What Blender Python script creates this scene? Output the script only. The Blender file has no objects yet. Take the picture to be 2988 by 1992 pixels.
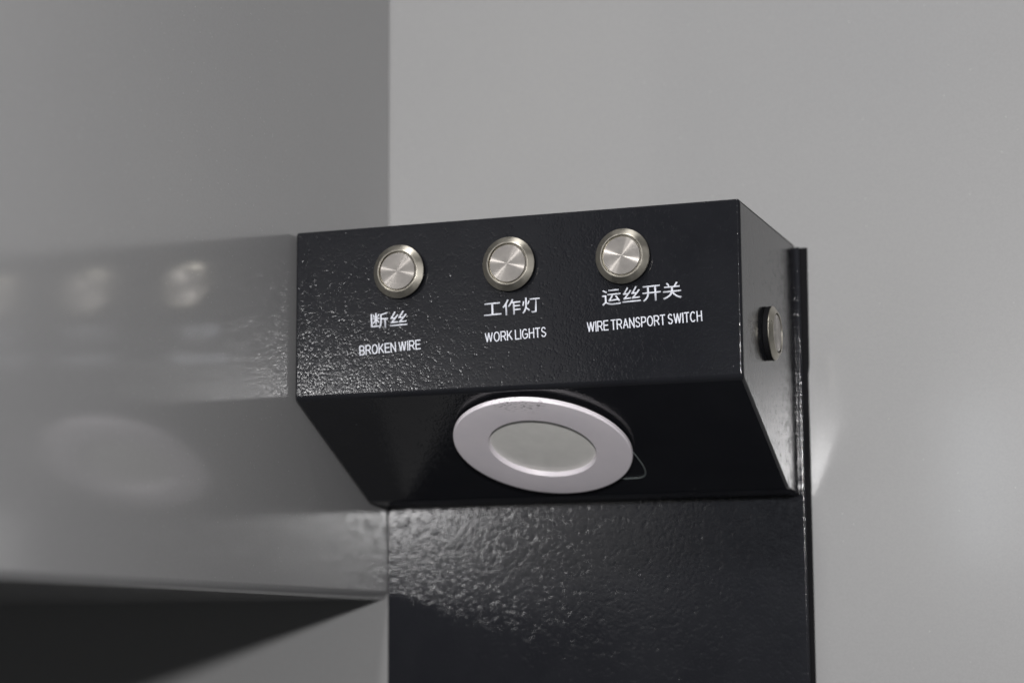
import bpy, bmesh, math, random
from mathutils import Vector, Matrix
R = math.radians
scene = bpy.context.scene
C = scene.collection

# ------------------------------------------------------------------ camera
cam_d = bpy.data.cameras.new('camera')
cam = bpy.data.objects.new('camera', cam_d)
C.objects.link(cam)
CAM = Vector((0.383839, -0.806295, -0.107115))
right = Vector((0.942422, 0.334280, -0.006410)).normalized()
fwd = Vector((-0.329936, 0.932932, 0.144163)).normalized()
up = right.cross(fwd).normalized()
right = fwd.cross(up).normalized()
m = Matrix((right, up, -fwd)).transposed().to_4x4()
m.translation = CAM
cam.matrix_world = m
cam_d.sensor_fit = 'HORIZONTAL'
cam_d.sensor_width = 36.0
cam_d.lens = 36.0 * 6176.95 / 2988.0
cam_d.clip_start = 0.02
cam_d.clip_end = 50.0
cam_d.dof.use_dof = True
cam_d.dof.focus_distance = 0.855
cam_d.dof.aperture_fstop = 5.3
cam_d.dof.aperture_blades = 7
scene.camera = cam

# ------------------------------------------------------------------ world (dim exhibition hall) and lamps
world = bpy.data.worlds.new('World')
scene.world = world
world.use_nodes = True
bg = world.node_tree.nodes['Background']
bg.inputs['Color'].default_value = (0.97, 0.98, 1.0, 1)
bg.inputs['Strength'].default_value = 0.05


def area(name, loc, target, size, power, color, size_y=None):
    d = bpy.data.lights.new(name, 'AREA')
    d.energy = power
    d.color = color
    d.size = size
    if size_y:
        d.shape = 'RECTANGLE'
        d.size_y = size_y
    o = bpy.data.objects.new(name, d)
    C.objects.link(o)
    o.location = loc
    o.rotation_euler = (Vector(target) - Vector(loc)).to_track_quat('-Z', 'Y').to_euler()
    return o


# the photographer's flash, on top of the camera
area('flash', (0.385, -0.812, 0.048), (0.08, 0.05, 0.0), 0.055, 5.65, (1.0, 0.985, 0.985), 0.035)
# the hall's ceiling lamps in front of the machine
area('ceiling_lamp', (0.22, -3.4, 2.25), (0.1, 0.1, 0.0), 0.30, 44, (1.0, 0.985, 0.98), 0.30)
area('ceiling_lamp', (0.16, -1.9, 2.9), (0.1, 0.1, 0.0), 0.30, 46, (1.0, 0.985, 0.98), 0.30)

# two slim cool lamps of the stand across the aisle: they show as soft streaks in the panel's gloss
area('booth_lamp', (-0.02, -3.0, 0.20), (0.2, 0.1, 0.0), 0.10, 0.13, (0.86, 0.93, 1.0), 0.30)
area('booth_lamp', (-0.47, -3.0, 0.22), (0.2, 0.1, 0.0), 0.05, 0.08, (0.86, 0.93, 1.0), 0.34)

scene.view_settings.view_transform = 'Standard'
scene.view_settings.look = 'None'
scene.view_settings.exposure = 0.0
scene.view_settings.gamma = 1.0
scene.view_settings.use_curve_mapping = False
cy = scene.cycles
cy.use_denoising = True
cy.denoiser = 'OPENIMAGEDENOISE'
cy.denoising_prefilter = 'ACCURATE'
cy.max_bounces = 10
cy.glossy_bounces = 8
cy.diffuse_bounces = 4
cy.caustics_reflective = True
cy.blur_glossy = 0.4
cy.sample_clamp_indirect = 4.0
cy.use_adaptive_sampling = False

# ------------------------------------------------------------------ measured sizes (metres)
L = 0.19488      # right end of the box
G = 0.0012       # gap between box / plate and the side cabinet
H = 0.0696       # top of the box above its front lower fold
D = 0.10380      # depth of the box (front of the plate)
LP = 0.1968      # right edge of the plate
TP = 0.0022      # thickness of the plate's edge
YB = D + 0.0014  # machine panel behind, at the cabinet corner
PT = 0.0150      # the panel runs slightly away from the plate towards the right
ZW = -0.0838     # lower edge of the side cabinet
SL = 0.478        # slope of the underside
ANG = math.atan(SL)
Z0 = -0.0021


# ------------------------------------------------------------------ material helpers
def mat(name):
    mt = bpy.data.materials.new(name)
    mt.use_nodes = True
    nt = mt.node_tree
    b = nt.nodes['Principled BSDF']
    return mt, nt, b


def node(nt, kind, **kw):
    n = nt.nodes.new(kind)
    for k, v in kw.items():
        if k in n.inputs:
            n.inputs[k].default_value = v
        else:
            setattr(n, k, v)
    return n


def objcoord(nt):
    return nt.nodes.new('ShaderNodeTexCoord').outputs['Object']


def ramp(nt, src, a, b, ca=(0, 0, 0, 1), cb=(1, 1, 1, 1)):
    r = nt.nodes.new('ShaderNodeValToRGB')
    r.color_ramp.elements[0].position = a
    r.color_ramp.elements[1].position = b
    r.color_ramp.elements[0].color = ca
    r.color_ramp.elements[1].color = cb
    nt.links.new(src, r.inputs[0])
    return r.outputs[0]


def mixc(nt, fac, a, b):
    mx = nt.nodes.new('ShaderNodeMix')
    mx.data_type = 'RGBA'
    for s, v in ((0, fac), (6, a), (7, b)):
        if hasattr(v, 'is_output'):
            nt.links.new(v, mx.inputs[s])
        elif s == 0:
            mx.inputs[0].default_value = v
        else:
            mx.inputs[s].default_value = (*v, 1)
    return mx.outputs[2]


# black textured powder coat
def powder_black(name, tone, beads, height):
    mt, nt, b = mat(name)
    co = objcoord(nt)
    dome = node(nt, 'ShaderNodeTexVoronoi', feature='F1', Scale=beads)   # the small beads of the coat
    n1 = node(nt, 'ShaderNodeTexNoise', Scale=2200.0, Detail=0.0)
    n2 = node(nt, 'ShaderNodeTexNoise', Scale=beads * 0.33, Detail=1.0)
    v = node(nt, 'ShaderNodeTexVoronoi', Scale=330.0)        # sparse dust specks
    n3 = node(nt, 'ShaderNodeTexNoise', Scale=45.0, Detail=3.0)
    for n in (n1, n2, v, n3, dome):
        nt.links.new(co, n.inputs['Vector'])
    sq = node(nt, 'ShaderNodeMath', operation='POWER')
    nt.links.new(dome.outputs['Distance'], sq.inputs[0])
    sq.inputs[1].default_value = 2.0
    amp = node(nt, 'ShaderNodeMapRange')
    nt.links.new(n2.outputs[0], amp.inputs['Value'])
    for k, val in (('From Min', 0.35), ('From Max', 0.75), ('To Min', -0.15), ('To Max', -1.0)):
        amp.inputs[k].default_value = val
    hm = node(nt, 'ShaderNodeMath', operation='MULTIPLY')
    nt.links.new(sq.outputs[0], hm.inputs[0])
    nt.links.new(amp.outputs[0], hm.inputs[1])
    ad = node(nt, 'ShaderNodeMath', operation='MULTIPLY_ADD')
    nt.links.new(n1.outputs[0], ad.inputs[0])
    ad.inputs[1].default_value = 0.12
    nt.links.new(hm.outputs[0], ad.inputs[2])
    bp = node(nt, 'ShaderNodeBump', Strength=1.0, Distance=height)
    nt.links.new(ad.outputs[0], bp.inputs['Height'])
    nt.links.new(bp.outputs[0], b.inputs['Normal'])
    # dust: only a few voronoi cells, tiny dots
    sep = node(nt, 'ShaderNodeSeparateColor')
    nt.links.new(v.outputs['Color'], sep.inputs[0])
    pick = node(nt, 'ShaderNodeMath', operation='GREATER_THAN')
    nt.links.new(sep.outputs[0], pick.inputs[0])
    pick.inputs[1].default_value = 0.975
    dot = node(nt, 'ShaderNodeMath', operation='LESS_THAN')
    nt.links.new(v.outputs['Distance'], dot.inputs[0])
    dot.inputs[1].default_value = 0.07
    both = node(nt, 'ShaderNodeMath', operation='MULTIPLY')
    nt.links.new(pick.outputs[0], both.inputs[0])
    nt.links.new(dot.outputs[0], both.inputs[1])
    base = mixc(nt, ramp(nt, n3.outputs[0], 0.35, 0.7), (0.0105 * tone, 0.0110 * tone, 0.0135 * tone), (0.0130 * tone, 0.0136 * tone, 0.0162 * tone))
    nt.links.new(mixc(nt, both.outputs[0], base, (0.16, 0.16, 0.17)), b.inputs['Base Color'])
    b.inputs['Roughness'].default_value = 0.115
    b.inputs['Specular IOR Level'].default_value = 0.45
    return mt


# light grey machine enamel with a clear, slightly wavy gloss and fine sparkle
def enamel(name, c0, c1, coat_rough, ior):
    mt, nt, b = mat(name)
    co = objcoord(nt)
    n1 = node(nt, 'ShaderNodeTexNoise', Scale=5.0, Detail=4.0)
    n2 = node(nt, 'ShaderNodeTexNoise', Scale=420.0, Detail=1.0)
    v = node(nt, 'ShaderNodeTexVoronoi', Scale=1500.0)
    for n in (n1, n2, v):
        nt.links.new(co, n.inputs['Vector'])
    base = mixc(nt, ramp(nt, n1.outputs[0], 0.3, 0.7), c0, c1)
    # metal flakes: every small cell a slightly different grey
    sep = node(nt, 'ShaderNodeSeparateColor')
    nt.links.new(v.outputs['Color'], sep.inputs[0])
    fl = ramp(nt, sep.outputs[1], 0.0, 1.0, (0.97, 0.97, 0.97, 1), (1.03, 1.03, 1.03, 1))
    mul = nt.nodes.new('ShaderNodeMix')
    mul.data_type = 'RGBA'
    mul.blend_type = 'MULTIPLY'
    mul.inputs[0].default_value = 1.0
    nt.links.new(base, mul.inputs[6])
    nt.links.new(fl, mul.inputs[7])
    fv = node(nt, 'ShaderNodeTexVoronoi', Scale=420.0)       # sparse larger flakes
    nt.links.new(co, fv.inputs['Vector'])
    fs = node(nt, 'ShaderNodeSeparateColor')
    nt.links.new(fv.outputs['Color'], fs.inputs[0])
    g1 = node(nt, 'ShaderNodeMath', operation='GREATER_THAN')
    nt.links.new(fs.outputs[0], g1.inputs[0])
    g1.inputs[1].default_value = 0.955
    g2 = node(nt, 'ShaderNodeMath', operation='LESS_THAN')
    nt.links.new(fv.outputs['Distance'], g2.inputs[0])
    g2.inputs[1].default_value = 0.10
    g3 = node(nt, 'ShaderNodeMath', operation='MULTIPLY')
    nt.links.new(g1.outputs[0], g3.inputs[0])
    nt.links.new(g2.outputs[0], g3.inputs[1])
    nt.links.new(mixc(nt, g3.outputs[0], mul.outputs[2], (0.47, 0.47, 0.47)), b.inputs['Base Color'])
    b.inputs['Roughness'].default_value = 0.45
    b.inputs['Specular IOR Level'].default_value = 0.3
    b.inputs['Coat Weight'].default_value = 1.0
    b.inputs['Coat IOR'].default_value = ior
    b.inputs['Coat Roughness'].default_value = coat_rough
    bp = node(nt, 'ShaderNodeBump', Strength=1.0, Distance=0.000012)
    nt.links.new(n2.outputs[0], bp.inputs['Height'])
    nt.links.new(bp.outputs[0], b.inputs['Coat Normal'])
    return mt


def steel(name, rough, col, aniso=0.0, streak=0.0):
    mt, nt, b = mat(name)
    co = objcoord(nt)
    n1 = node(nt, 'ShaderNodeTexNoise', Scale=220.0, Detail=4.0)
    nt.links.new(co, n1.inputs['Vector'])
    b.inputs['Metallic'].default_value = 1.0
    dark = tuple(c * 0.86 for c in col)
    nt.links.new(mixc(nt, ramp(nt, n1.outputs[0], 0.4, 0.7), col, dark), b.inputs['Base Color'])
    b.inputs['Roughness'].default_value = rough
    if aniso:
        b.inputs['Anisotropic'].default_value = aniso
        b.inputs['Anisotropic Rotation'].default_value = 0.25
        tg = node(nt, 'ShaderNodeTangent', direction_type='RADIAL', axis='Z')
        nt.links.new(tg.outputs[0], b.inputs['Tangent'])
    else:
        rr = ramp(nt, n1.outputs[0], 0.35, 0.75, (rough * 0.85,) * 3 + (1,), (rough * 1.35,) * 3 + (1,))
        nt.links.new(rr, b.inputs['Roughness'])
    return mt


def plain(name, col, rough, spec=0.5):
    mt, nt, b = mat(name)
    co = objcoord(nt)
    n = node(nt, 'ShaderNodeTexNoise', Scale=160.0, Detail=3.0)
    nt.links.new(co, n.inputs['Vector'])
    lo = tuple(c * 0.94 for c in col)
    nt.links.new(mixc(nt, ramp(nt, n.outputs[0], 0.35, 0.65), lo, col), b.inputs['Base Color'])
    b.inputs['Roughness'].default_value = rough
    b.inputs['Specular IOR Level'].default_value = spec
    return mt


def lamp_plastic():
    """white lamp trim with a few dark scuffs by the front edge (local +Y is the front)."""
    mt, nt, b = mat('white_lamp_trim')
    co = objcoord(nt)
    n = node(nt, 'ShaderNodeTexNoise', Scale=60.0, Detail=3.0)
    nt.links.new(co, n.inputs['Vector'])
    base = mixc(nt, ramp(nt, n.outputs[0], 0.3, 0.7), (0.83, 0.785, 0.83), (0.89, 0.835, 0.875))
    mp = node(nt, 'ShaderNodeMapping')
    mp.inputs['Scale'].default_value = (500, 1500, 500)
    nt.links.new(co, mp.inputs[0])
    sc = node(nt, 'ShaderNodeTexNoise', Scale=1.0, Detail=4.0)
    nt.links.new(mp.outputs[0], sc.inputs['Vector'])
    fac = None
    for (px, py, rad) in ((-0.005, 0.0372, 0.0065), (0.0035, 0.0345, 0.0045), (0.009, 0.0350, 0.0035)):
        ds = node(nt, 'ShaderNodeVectorMath', operation='DISTANCE')
        nt.links.new(co, ds.inputs[0])
        ds.inputs[1].default_value = (px, py, -0.0035)
        k = ramp(nt, ds.outputs['Value'], rad * 0.2, rad, (1, 1, 1, 1), (0, 0, 0, 1))
        if fac is None:
            fac = k
        else:
            mxm = node(nt, 'ShaderNodeMath', operation='MAXIMUM')
            nt.links.new(fac, mxm.inputs[0])
            nt.links.new(k, mxm.inputs[1])
            fac = mxm.outputs[0]
    mu = node(nt, 'ShaderNodeMath', operation='MULTIPLY')
    nt.links.new(fac, mu.inputs[0])
    nt.links.new(ramp(nt, sc.outputs[0], 0.52, 0.62), mu.inputs[1])
    nt.links.new(mixc(nt, mu.outputs[0], base, (0.10, 0.09, 0.10)), b.inputs['Base Color'])
    b.inputs['Roughness'].default_value = 0.42
    return mt


M_BLACK = powder_black('black_powder_coat', 1.0, 1020.0, 0.000076)
M_PLATE = powder_black('black_coat_painted_sheen', 1.4, 760.0, 0.000100)  # same black coat; the hall's mirrored light is put into its paler tone
M_SIDE = enamel('grey_enamel', (0.290, 0.290, 0.295), (0.311, 0.310, 0.310), 0.12, 2.05)
M_BACK = enamel('light_grey_enamel', (0.292, 0.293, 0.295), (0.310, 0.309, 0.307), 0.11, 1.75)
M_RING = steel('stainless_bezel', 0.31, (0.55, 0.52, 0.45))


def spun_steel():
    mt, nt, b = mat('spun_steel_cap')
    b.inputs['Metallic'].default_value = 1.0
    b.inputs['Base Color'].default_value = (0.60, 0.56, 0.52, 1)
    b.inputs['Roughness'].default_value = 0.265
    b.inputs['Anisotropic'].default_value = 1.0
    b.inputs['Anisotropic Rotation'].default_value = 0.25
    tg = node(nt, 'ShaderNodeTangent', direction_type='RADIAL', axis='Z')
    nt.links.new(tg.outputs[0], b.inputs['Tangent'])
    co = objcoord(nt)
    n1 = node(nt, 'ShaderNodeTexNoise', Scale=260.0, Detail=4.0)
    nt.links.new(co, n1.inputs['Vector'])
    b2_ = node(nt, 'ShaderNodeBsdfPrincipled')
    b2_.inputs['Metallic'].default_value = 1.0
    b2_.inputs['Roughness'].default_value = 0.8
    nt.links.new(mixc(nt, ramp(nt, n1.outputs[0], 0.35, 0.7), (0.44, 0.422, 0.40), (0.37, 0.354, 0.338)), b2_.inputs['Base Color'])
    mx = node(nt, 'ShaderNodeMixShader')
    mx.inputs[0].default_value = 0.66
    nt.links.new(b.outputs[0], mx.inputs[1])
    nt.links.new(b2_.outputs[0], mx.inputs[2])
    nt.links.new(mx.outputs[0], nt.nodes['Material Output'].inputs['Surface'])
    return mt


M_CAP = spun_steel()
M_RUBBER = plain('black_rubber', (0.006, 0.006, 0.007), 0.8, 0.12)
M_INK = plain('white_screen_print', (0.62, 0.64, 0.70), 0.55, 0.3)
M_TRIM = lamp_plastic()
M_DIFF = plain('frosted_diffuser', (0.88, 0.87, 0.83), 0.38)
M_WIRE = plain('thin_grey_wire', (0.16, 0.18, 0.18), 0.35)
M_GROOVE = plain('dark_groove', (0.02, 0.019, 0.018), 0.6, 0.2)


# ------------------------------------------------------------------ object helpers
def link(name, me, mtl, parent=None, smooth=True):
    me.materials.clear()
    me.materials.append(mtl)
    if smooth:
        for p in me.polygons:
            p.use_smooth = True
    o = bpy.data.objects.new(name, me)
    C.objects.link(o)
    if parent:
        o.parent = parent
    return o


def from_bm(name, bm, mtl, parent=None, angle=35):
    bmesh.ops.remove_doubles(bm, verts=bm.verts, dist=1e-7)
    bmesh.ops.recalc_face_normals(bm, faces=bm.faces)
    for e in bm.edges:
        if len(e.link_faces) == 2 and e.calc_face_angle() > R(angle):
            e.smooth = False
    me = bpy.data.meshes.new(name)
    bm.to_mesh(me)
    bm.free()
    o = link(name, me, mtl, parent)
    wn = o.modifiers.new('flat_face_normals', 'WEIGHTED_NORMAL')   # keeps the big sheet faces truly flat
    wn.keep_sharp = True
    wn.weight = 100
    return o


def tag(o, label, cat, group=None, kind=None):
    o['label'] = label
    o['category'] = cat
    if group:
        o['group'] = group
    if kind:
        o['kind'] = kind
    return o


def empty(name, loc, parent=None):
    o = bpy.data.objects.new(name, None)
    o.empty_display_size = 0.02
    C.objects.link(o)
    o.location = loc
    if parent:
        o.parent = parent
    return o


def rounded(poly, radii, seg=6):
    """round the corners of a polygon (list of 2D points)"""
    out = []
    n = len(poly)
    for i, p in enumerate(poly):
        p = Vector(p)
        a = (Vector(poly[i - 1]) - p)
        b = (Vector(poly[(i + 1) % n]) - p)
        la, lb = a.length, b.length
        a.normalize()
        b.normalize()
        r = radii[i]
        if r <= 0:
            out.append(p)
            continue
        th = a.angle(b)
        t = min(r / math.tan(th / 2), 0.48 * la, 0.48 * lb)
        r = t * math.tan(th / 2)
        ctr = p + (a + b).normalized() * (r / math.sin(th / 2))
        s = p + a * t
        e = p + b * t
        v0 = s - ctr
        v1 = e - ctr
        ang = v0.angle_signed(v1)
        for k in range(seg + 1):
            f = k / seg
            vv = v0.copy()
            vv.rotate(Matrix.Rotation(-ang * f, 2))
            out.append(ctr + vv)
    return out


def offset_poly(pts, dist):
    """move a closed convex loop inwards by dist"""
    n = len(pts)
    area2 = sum(pts[i][0] * pts[(i + 1) % n][1] - pts[(i + 1) % n][0] * pts[i][1] for i in range(n))
    sg = 1 if area2 > 0 else -1
    out = []
    for i in range(n):
        a = pts[i] - pts[i - 1]
        b = pts[(i + 1) % n] - pts[i]
        na = Vector((-a.y, a.x)).normalized() * sg
        nb = Vector((-b.y, b.x)).normalized() * sg
        k = (na + nb)
        k = k / max(0.3, k.length_squared) * 2
        out.append(pts[i] + k * dist)
    return out


def prism2(pts, a0, a1, r0, r1, to3, seg=4):
    """extrude a 2D loop from a0 to a1 with rounded rims r0 / r1; to3(u, v, w) -> 3D"""
    bm = bmesh.new()
    seq = []
    if r0 > 0:
        for k in range(seg + 1):
            t = math.pi / 2 * k / seg
            seq.append((a0 + r0 * (1 - math.cos(t)), r0 * (1 - math.sin(t))))
    else:
        seq.append((a0, 0))
    if r1 > 0:
        for k in range(seg + 1):
            t = math.pi / 2 * k / seg
            seq.append((a1 - r1 * (1 - math.sin(t)), r1 * (1 - math.cos(t))))
    else:
        seq.append((a1, 0))
    rings = []
    for w, off in seq:
        q = offset_poly(pts, off) if off > 1e-9 else pts
        rings.append([bm.verts.new(to3(p[0], p[1], w)) for p in q])
    n = len(pts)
    for A, B in zip(rings[:-1], rings[1:]):
        for i in range(n):
            bm.faces.new((A[i], A[(i + 1) % n], B[(i + 1) % n], B[i]))
    bm.faces.new(rings[0])
    bm.faces.new(rings[-1])
    return bm


def lathe(profile, seg=72, close_top=True, close_bottom=False):
    """profile: (radius, z) from outside-bottom to centre; axis Z"""
    bm = bmesh.new()
    rings = []
    for r, z in profile:
        if r < 1e-9:
            rings.append([bm.verts.new((0, 0, z))])
        else:
            rings.append([bm.verts.new((r * math.cos(2 * math.pi * i / seg), r * math.sin(2 * math.pi * i / seg), z)) for i in range(seg)])
    for A, B in zip(rings[:-1], rings[1:]):
        for i in range(seg):
            j = (i + 1) % seg
            if len(A) == 1:
                bm.faces.new((A[0], B[j], B[i]))
            elif len(B) == 1:
                bm.faces.new((A[i], A[j], B[0]))
            else:
                bm.faces.new((A[i], A[j], B[j], B[i]))
    return bm


def tube(pts, rad, seg=8):
    bm = bmesh.new()
    rings = []
    n = len(pts)
    for i, p in enumerate(pts):
        t = (pts[min(i + 1, n - 1)] - pts[max(i - 1, 0)]).normalized()
        u = t.orthogonal().normalized() if i == 0 else (u - t * u.dot(t)).normalized()
        w = t.cross(u)
        rings.append([bm.verts.new(p + (u * math.cos(2 * math.pi * k / seg) + w * math.sin(2 * math.pi * k / seg)) * rad) for k in range(seg)])
    for A, B in zip(rings[:-1], rings[1:]):
        for k in range(seg):
            bm.faces.new((A[k], A[(k + 1) % seg], B[(k + 1) % seg], B[k]))
    bm.faces.new(rings[0])
    bm.faces.new(rings[-1])
    return bm


# ------------------------------------------------------------------ setting: machine panel and side cabinet
pp = rounded([(-0.9, -0.9), (1.4, -0.9), (1.4, 1.1), (-0.9, 1.1)], [0] * 4)
panel = from_bm('machine_panel', prism2(pp, YB, YB + 0.02, 0.001, 0.001, lambda u, v, w: (u, w + u * PT, v)), M_BACK)
tag(panel, 'light grey enamelled machine panel behind the black box and plate', 'panel', kind='structure')

cab_prof = rounded([(-0.5, ZW), (0.0, ZW), (0.0, 1.1), (-0.5, 1.1)], [0.003, 0.0042, 0.003, 0.003])
cab = from_bm('side_cabinet', prism2(cab_prof, -0.42, YB - 0.0004, 0.003, 0.0007, lambda u, v, w: (u, w, v)), M_SIDE)
tag(cab, 'glossy grey side cabinet wall to the left, mirroring the control box', 'cabinet', kind='structure')

# ------------------------------------------------------------------ black backing plate
pl = rounded([(0.0002, D), (LP, D), (LP, D + TP), (LP - 0.0012, D + TP), (LP - 0.0012, D + 0.0012), (0.0002, D + 0.0010)],
             [0.0014, 0.0013, 0.0, 0.0, 0.0, 0.0], 5)
plate = from_bm('backing_plate', prism2(pl, -0.42, 0.0683, 0.0, 0.0002, lambda u, v, w: (u, v, w), 2), M_PLATE)
rear = [(0.004, -0.42), (0.1979, -0.42), (0.1985, -0.125), (0.19875, 0.0120), (0.1993, 0.0165), (0.1997, 0.0684), (0.004, 0.0684)]
from_bm('rear_spacer', prism2([Vector(q) for q in rear], D + 0.0024, D + 0.0038, 0.0003, 0.0, lambda u, v, w: (u, w + u * 0.002, v), 2), M_RUBBER, plate)
tag(plate, 'tall black textured metal plate hanging below and behind the control box', 'plate')

# ------------------------------------------------------------------ control box
box = empty('control_box', (0, 0, 0))
tag(box, 'black sloped control box with three steel buttons and a round lamp underneath', 'control box')
prof = rounded([(0.0, H), (0.0, Z0), (0.0790, Z0 - SL * 0.0790 - 0.0006), (D - 0.0002, -0.0417), (D - 0.0002, H)],
               [0.0010, 0.0032, 0.011, 0.0, 0.0008], 8)
house = from_bm('housing', prism2(prof, G, L, 0.0012, 0.0014, lambda u, v, w: (w, u, v)), M_BLACK, box, 40)

# ---- push buttons (axis local Z, built once, copied)
GH = 0.0021      # gasket height


def button_parts():
    gasket = lathe([(0.0112, 0.0), (0.0113, GH), (0.0090, GH)])
    bezel = lathe([(0.0106, GH), (0.01115, GH + 0.00005), (0.01125, GH + 0.00018), (0.01125, GH + 0.0004), (0.01118, GH + 0.0005),
                   (0.00905, GH + 0.0019), (0.00885, GH + 0.0020), (0.00845, GH + 0.0020), (0.00830, GH + 0.0019), (0.00825, GH + 0.0001), (0.0040, GH)])
    cap = lathe([(0.00765, GH + 0.0002), (0.00768, GH + 0.0016), (0.00755, GH + 0.00175), (0.0050, GH + 0.00175), (0.0025, GH + 0.00175), (0.0, GH + 0.00175)])
    return gasket, bezel, cap


def build_button(parent, loc, rot, first=None):
    if first is None:
        g, b, c = button_parts()
        root = from_bm('push_button', b, M_RING, parent, 24)
        gk = from_bm('gasket', g, M_RUBBER, root)
        cp = from_bm('button_cap', c, M_CAP, root, 24)
    else:
        root = first.copy()
        C.objects.link(root)
        root.parent = parent
        for ch in first.children:
            k = ch.copy()
            C.objects.link(k)
            k.parent = root
    root.location = loc
    root.rotation_euler = rot
    return root


FR = (R(90), 0, 0)            # local Z -> -Y
b1 = build_button(box, (0.04961, -0.0001, 0.04929), FR)
b2 = build_button(box, (0.09821, -0.0001, 0.04923), FR, b1)
b3 = build_button(box, (0.14684, -0.0001, 0.04915), FR, b1)
b4 = build_button(box, (L + 0.0001, 0.0462, 0.0217), (0, R(90), 0), b1)
for b, t in ((b1, 'leftmost round steel push button on the front'), (b2, 'middle round steel push button on the front'),
             (b3, 'rightmost round steel push button on the front'), (b4, 'round steel push button on the right end face')):
    b['label'] = t

# ---- printed lettering
def arc(cx, cy, rx, ry, a0, a1, n=14):
    return [(cx + rx * math.cos(R(a0 + (a1 - a0) * k / n)), cy + ry * math.sin(R(a0 + (a1 - a0) * k / n))) for k in range(n + 1)]


# narrow sans capitals as centre-line strokes: x from 0 to 1 of the letter, y from 0 to 1
GLYPH = {
    'B': (560, [[(0, 0.5), (0.6, 0.5)] + arc(0.6, 0.75, 0.36, 0.25, -90, 90)[1:] + [(0, 1), (0, 0), (0.6, 0)] + arc(0.62, 0.25, 0.38, 0.25, -90, 90)[1:] + [(0.55, 0.5)]]),
    'R': (590, [[(0, 0), (0, 1), (0.62, 1)] + arc(0.62, 0.735, 0.36, 0.265, 90, -90)[1:] + [(0, 0.47)], [(0.5, 0.47), (0.72, 0.32), (1, 0)]]),
    'O': (650, [arc(0.5, 0.5, 0.5, 0.51, 0, 360, 32)]),
    'K': (570, [[(0, 0), (0, 1)], [(0.95, 1), (0, 0.37)], [(0.34, 0.60), (1, 0)]]),
    'E': (520, [[(1, 1), (0, 1), (0, 0), (1, 0)], [(0, 0.52), (0.92, 0.52)]]),
    'N': (570, [[(0, 0), (0, 1), (1, 0), (1, 1)]]),
    'W': (900, [[(0, 1), (0.25, 0), (0.5, 1), (0.75, 0), (1, 1)]]),
    'I': (0, [[(0.5, 0), (0.5, 1)]]),
    'L': (430, [[(0, 1), (0, 0), (1, 0)]]),
    'G': (630, [arc(0.5, 0.5, 0.5, 0.51, 48, 290, 26) + [(0.80, 0.06), (1, 0.17), (1, 0.47), (0.56, 0.47)]]),
    'H': (560, [[(0, 0), (0, 1)], [(1, 0), (1, 1)], [(0, 0.53), (1, 0.53)]]),
    'T': (530, [[(0, 1), (1, 1)], [(0.5, 1), (0.5, 0)]]),
    'S': (530, [arc(0.49, 0.745, 0.42, 0.262, 20, 200, 16) + [(0.14, 0.62), (0.30, 0.545), (0.68, 0.455), (0.90, 0.36)] + arc(0.5, 0.255, 0.47, 0.262, 12, -160, 16)]),
    'A': (600, [[(0, 0), (0.5, 1), (1, 0)], [(0.19, 0.33), (0.81, 0.33)]]),
    'P': (540, [[(0, 0), (0, 1), (0.62, 1)] + arc(0.62, 0.72, 0.38, 0.28, 90, -90)[1:] + [(0, 0.44)]]),
    'C': (620, [arc(0.5, 0.5, 0.5, 0.51, 45, 315, 26)]),
}


def stroke_letters(text, x0, z0, width, height, tilt, pen=0.00047):
    random.seed(len(text))
    adv = []
    x = 0.0
    for ch in text:
        if ch == ' ':
            x += 230
            continue
        w = GLYPH[ch][0]
        adv.append((ch, x, w))
        x += w + 235
    total = x - 235
    sx = (width - pen) / total
    bm = bmesh.new()
    lay = 0
    for ch, gx, w in adv:
        for line in GLYPH[ch][1]:
            pts = [Vector((pen / 2 + (gx + px * w) * sx, pen / 2 + py * (height - pen))) for px, py in line]
            runs = [[pts[0]]]                       # cut the line at its corners, keep curves whole
            for k in range(1, len(pts)):
                runs[-1].append(pts[k])
                if k < len(pts) - 1 and (pts[k] - pts[k - 1]).angle(pts[k + 1] - pts[k]) > R(38):
                    runs.append([pts[k]])
            for run in runs:
                lay += 1
                n = len(run)
                closed = (run[0] - run[-1]).length < 1e-6
                zz = 0.00006 + lay * 0.0000012
                ls, rs = [], []
                for k in range(n):
                    a = (run[k] - run[k - 1] if k else (run[-1] - run[-2] if closed else run[1] - run[0])).normalized()
                    b = (run[k + 1] - run[k] if k < n - 1 else (run[1] - run[0] if closed else run[k] - run[k - 1])).normalized()
                    t = (a + b).normalized()
                    nn = Vector((-t.y, t.x))
                    p = run[k].copy()
                    ext = pen * (0.5 if n == 2 and (abs(t.x) < 0.05 or abs(t.y) < 0.05) else 0.18)
                    if not closed and k == 0:
                        p -= t * ext
                    if not closed and k == n - 1:
                        p += t * ext
                    h = pen / 2 * random.uniform(0.92, 1.06)
                    ls.append(bm.verts.new((*(p + nn * h), zz)))
                    rs.append(bm.verts.new((*(p - nn * h), zz)))
                for k in range(n - 1):
                    bm.faces.new((rs[k], rs[k + 1], ls[k + 1], ls[k]))
    me = bpy.data.meshes.new('lettering')
    bm.to_mesh(me)
    bm.free()
    o = link('lettering', me, M_INK, box, smooth=False)
    o.matrix_basis = Matrix.Translation((x0, -0.00002, z0)) @ Matrix.Rotation(R(90), 4, 'X') @ Matrix.Rotation(R(tilt), 4, 'Z')
    o['label'] = 'white printed words ' + text
    return o


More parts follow.
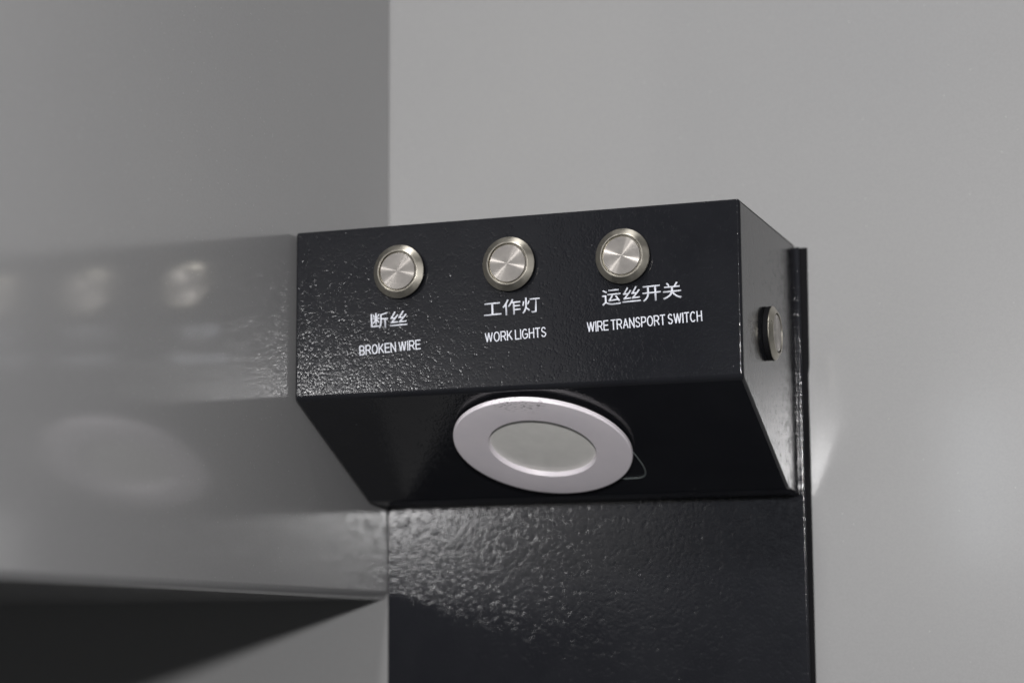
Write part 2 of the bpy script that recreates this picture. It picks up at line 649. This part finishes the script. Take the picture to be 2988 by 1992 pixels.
def lettering(text, x0, z0, width, height, tilt, fat):
    cu = bpy.data.curves.new('lettering', 'FONT')
    cu.body = text
    cu.size = 1.0
    cu.resolution_u = 4
    cu.offset = fat
    cu.extrude = 0.0
    tmp = bpy.data.objects.new('tmp', cu)
    C.objects.link(tmp)
    dg = bpy.context.evaluated_depsgraph_get()
    me = bpy.data.meshes.new_from_object(tmp.evaluated_get(dg))
    bpy.data.objects.remove(tmp)
    bpy.data.curves.remove(cu)
    xs = [v.co.x for v in me.vertices]
    ys = [v.co.y for v in me.vertices]
    ax, bx, ay, by = min(xs), max(xs), min(ys), max(ys)
    for v in me.vertices:
        v.co = Vector(((v.co.x - ax) / (bx - ax) * width, (v.co.y - ay) / (by - ay) * height, 0))
    bm = bmesh.new()
    bm.from_mesh(me)
    res = bmesh.ops.extrude_face_region(bm, geom=bm.faces[:])
    bmesh.ops.translate(bm, verts=[g for g in res['geom'] if isinstance(g, bmesh.types.BMVert)], vec=(0, 0, 0.00008))
    bmesh.ops.recalc_face_normals(bm, faces=bm.faces)
    bm.to_mesh(me)
    bm.free()
    o = link('lettering', me, M_INK, box, smooth=False)
    o.matrix_basis = Matrix.Translation((x0, -0.00002, z0)) @ Matrix.Rotation(R(90), 4, 'X') @ Matrix.Rotation(R(tilt), 4, 'Z')
    o['label'] = 'white printed words ' + text
    return o


lettering('断丝', 0.0361, 0.0260, 0.0165, 0.0067, 1.6, 0.005)
stroke_letters('BROKEN WIRE', 0.0310, 0.0152, 0.0276, 0.0041, 2.6)
lettering('工作灯', 0.0866, 0.0280, 0.0244, 0.0066, 2.0, 0.005)
stroke_letters('WORK LIGHTS', 0.0870, 0.0176, 0.0266, 0.0041, 2.2)
lettering('运丝开关', 0.1374, 0.0297, 0.0332, 0.0068, 2.2, 0.005)
stroke_letters('WIRE TRANSPORT SWITCH', 0.1309, 0.0194, 0.0479, 0.0042, 2.2)

# ---- round work lamp under the sloped face (local Z points out of the box interior side; face looks along -Z)
tdir = Vector((0, math.cos(ANG), -math.sin(ANG)))      # along the slope, to the back
ndir = Vector((0, -math.sin(ANG), -math.cos(ANG)))     # out of the face
S0 = 0.0412
lc = Vector((0.0994, 0, Z0)) + tdir * S0
lm = Matrix((Vector((1, 0, 0)), -tdir, -ndir)).transposed().to_4x4()   # local +Y = front, local -Z = outwards
lm.translation = lc
lamp = from_bm('work_lamp', lathe([(0.0360, -0.0016), (0.0379, -0.0017), (0.0382, -0.0020), (0.0382, -0.0030), (0.0380, -0.0037), (0.0376, -0.0040),
                                   (0.0300, -0.00415), (0.0236, -0.0041), (0.0231, -0.0040), (0.0226, -0.0026), (0.0222, -0.0015)], 128), M_TRIM, box, 45)
lamp.matrix_basis = lm
lamp['label'] = 'round white recessed lamp on the sloped underside, unlit'
from_bm('diffuser', lathe([(0.0228, -0.0012), (0.0226, -0.0021), (0.012, -0.0023), (0.0, -0.0024)], 96), M_DIFF, lamp, 60)
from_bm('foam_gasket', lathe([(0.0368, 0.0004), (0.0372, -0.0016), (0.0340, -0.0016)], 96), M_RUBBER, lamp)
lp = []
for (x, s) in ((0.1315, 0.0460), (0.1350, 0.0490), (0.1362, 0.0535), (0.1369, 0.0590), (0.1373, 0.0640), (0.1369, 0.0685), (0.1356, 0.0716), (0.1330, 0.0731), (0.1295, 0.0733), (0.1255, 0.0733), (0.1210, 0.0715)):
    lp.append(Vector((x - lc.x, -(s - S0), -0.0009)))
sm = []
for i in range(len(lp) - 1):
    a, b_, c_, d_ = lp[max(i - 1, 0)], lp[i], lp[i + 1], lp[min(i + 2, len(lp) - 1)]
    for k in range(5):
        t = k / 5
        sm.append(0.5 * ((2 * b_) + (c_ - a) * t + (2 * a - 5 * b_ + 4 * c_ - d_) * t * t + (3 * b_ - a - 3 * c_ + d_) * t ** 3))
sm.append(lp[-1])
from_bm('clip_wire', tube(sm, 0.00028), M_WIRE, lamp, 60)
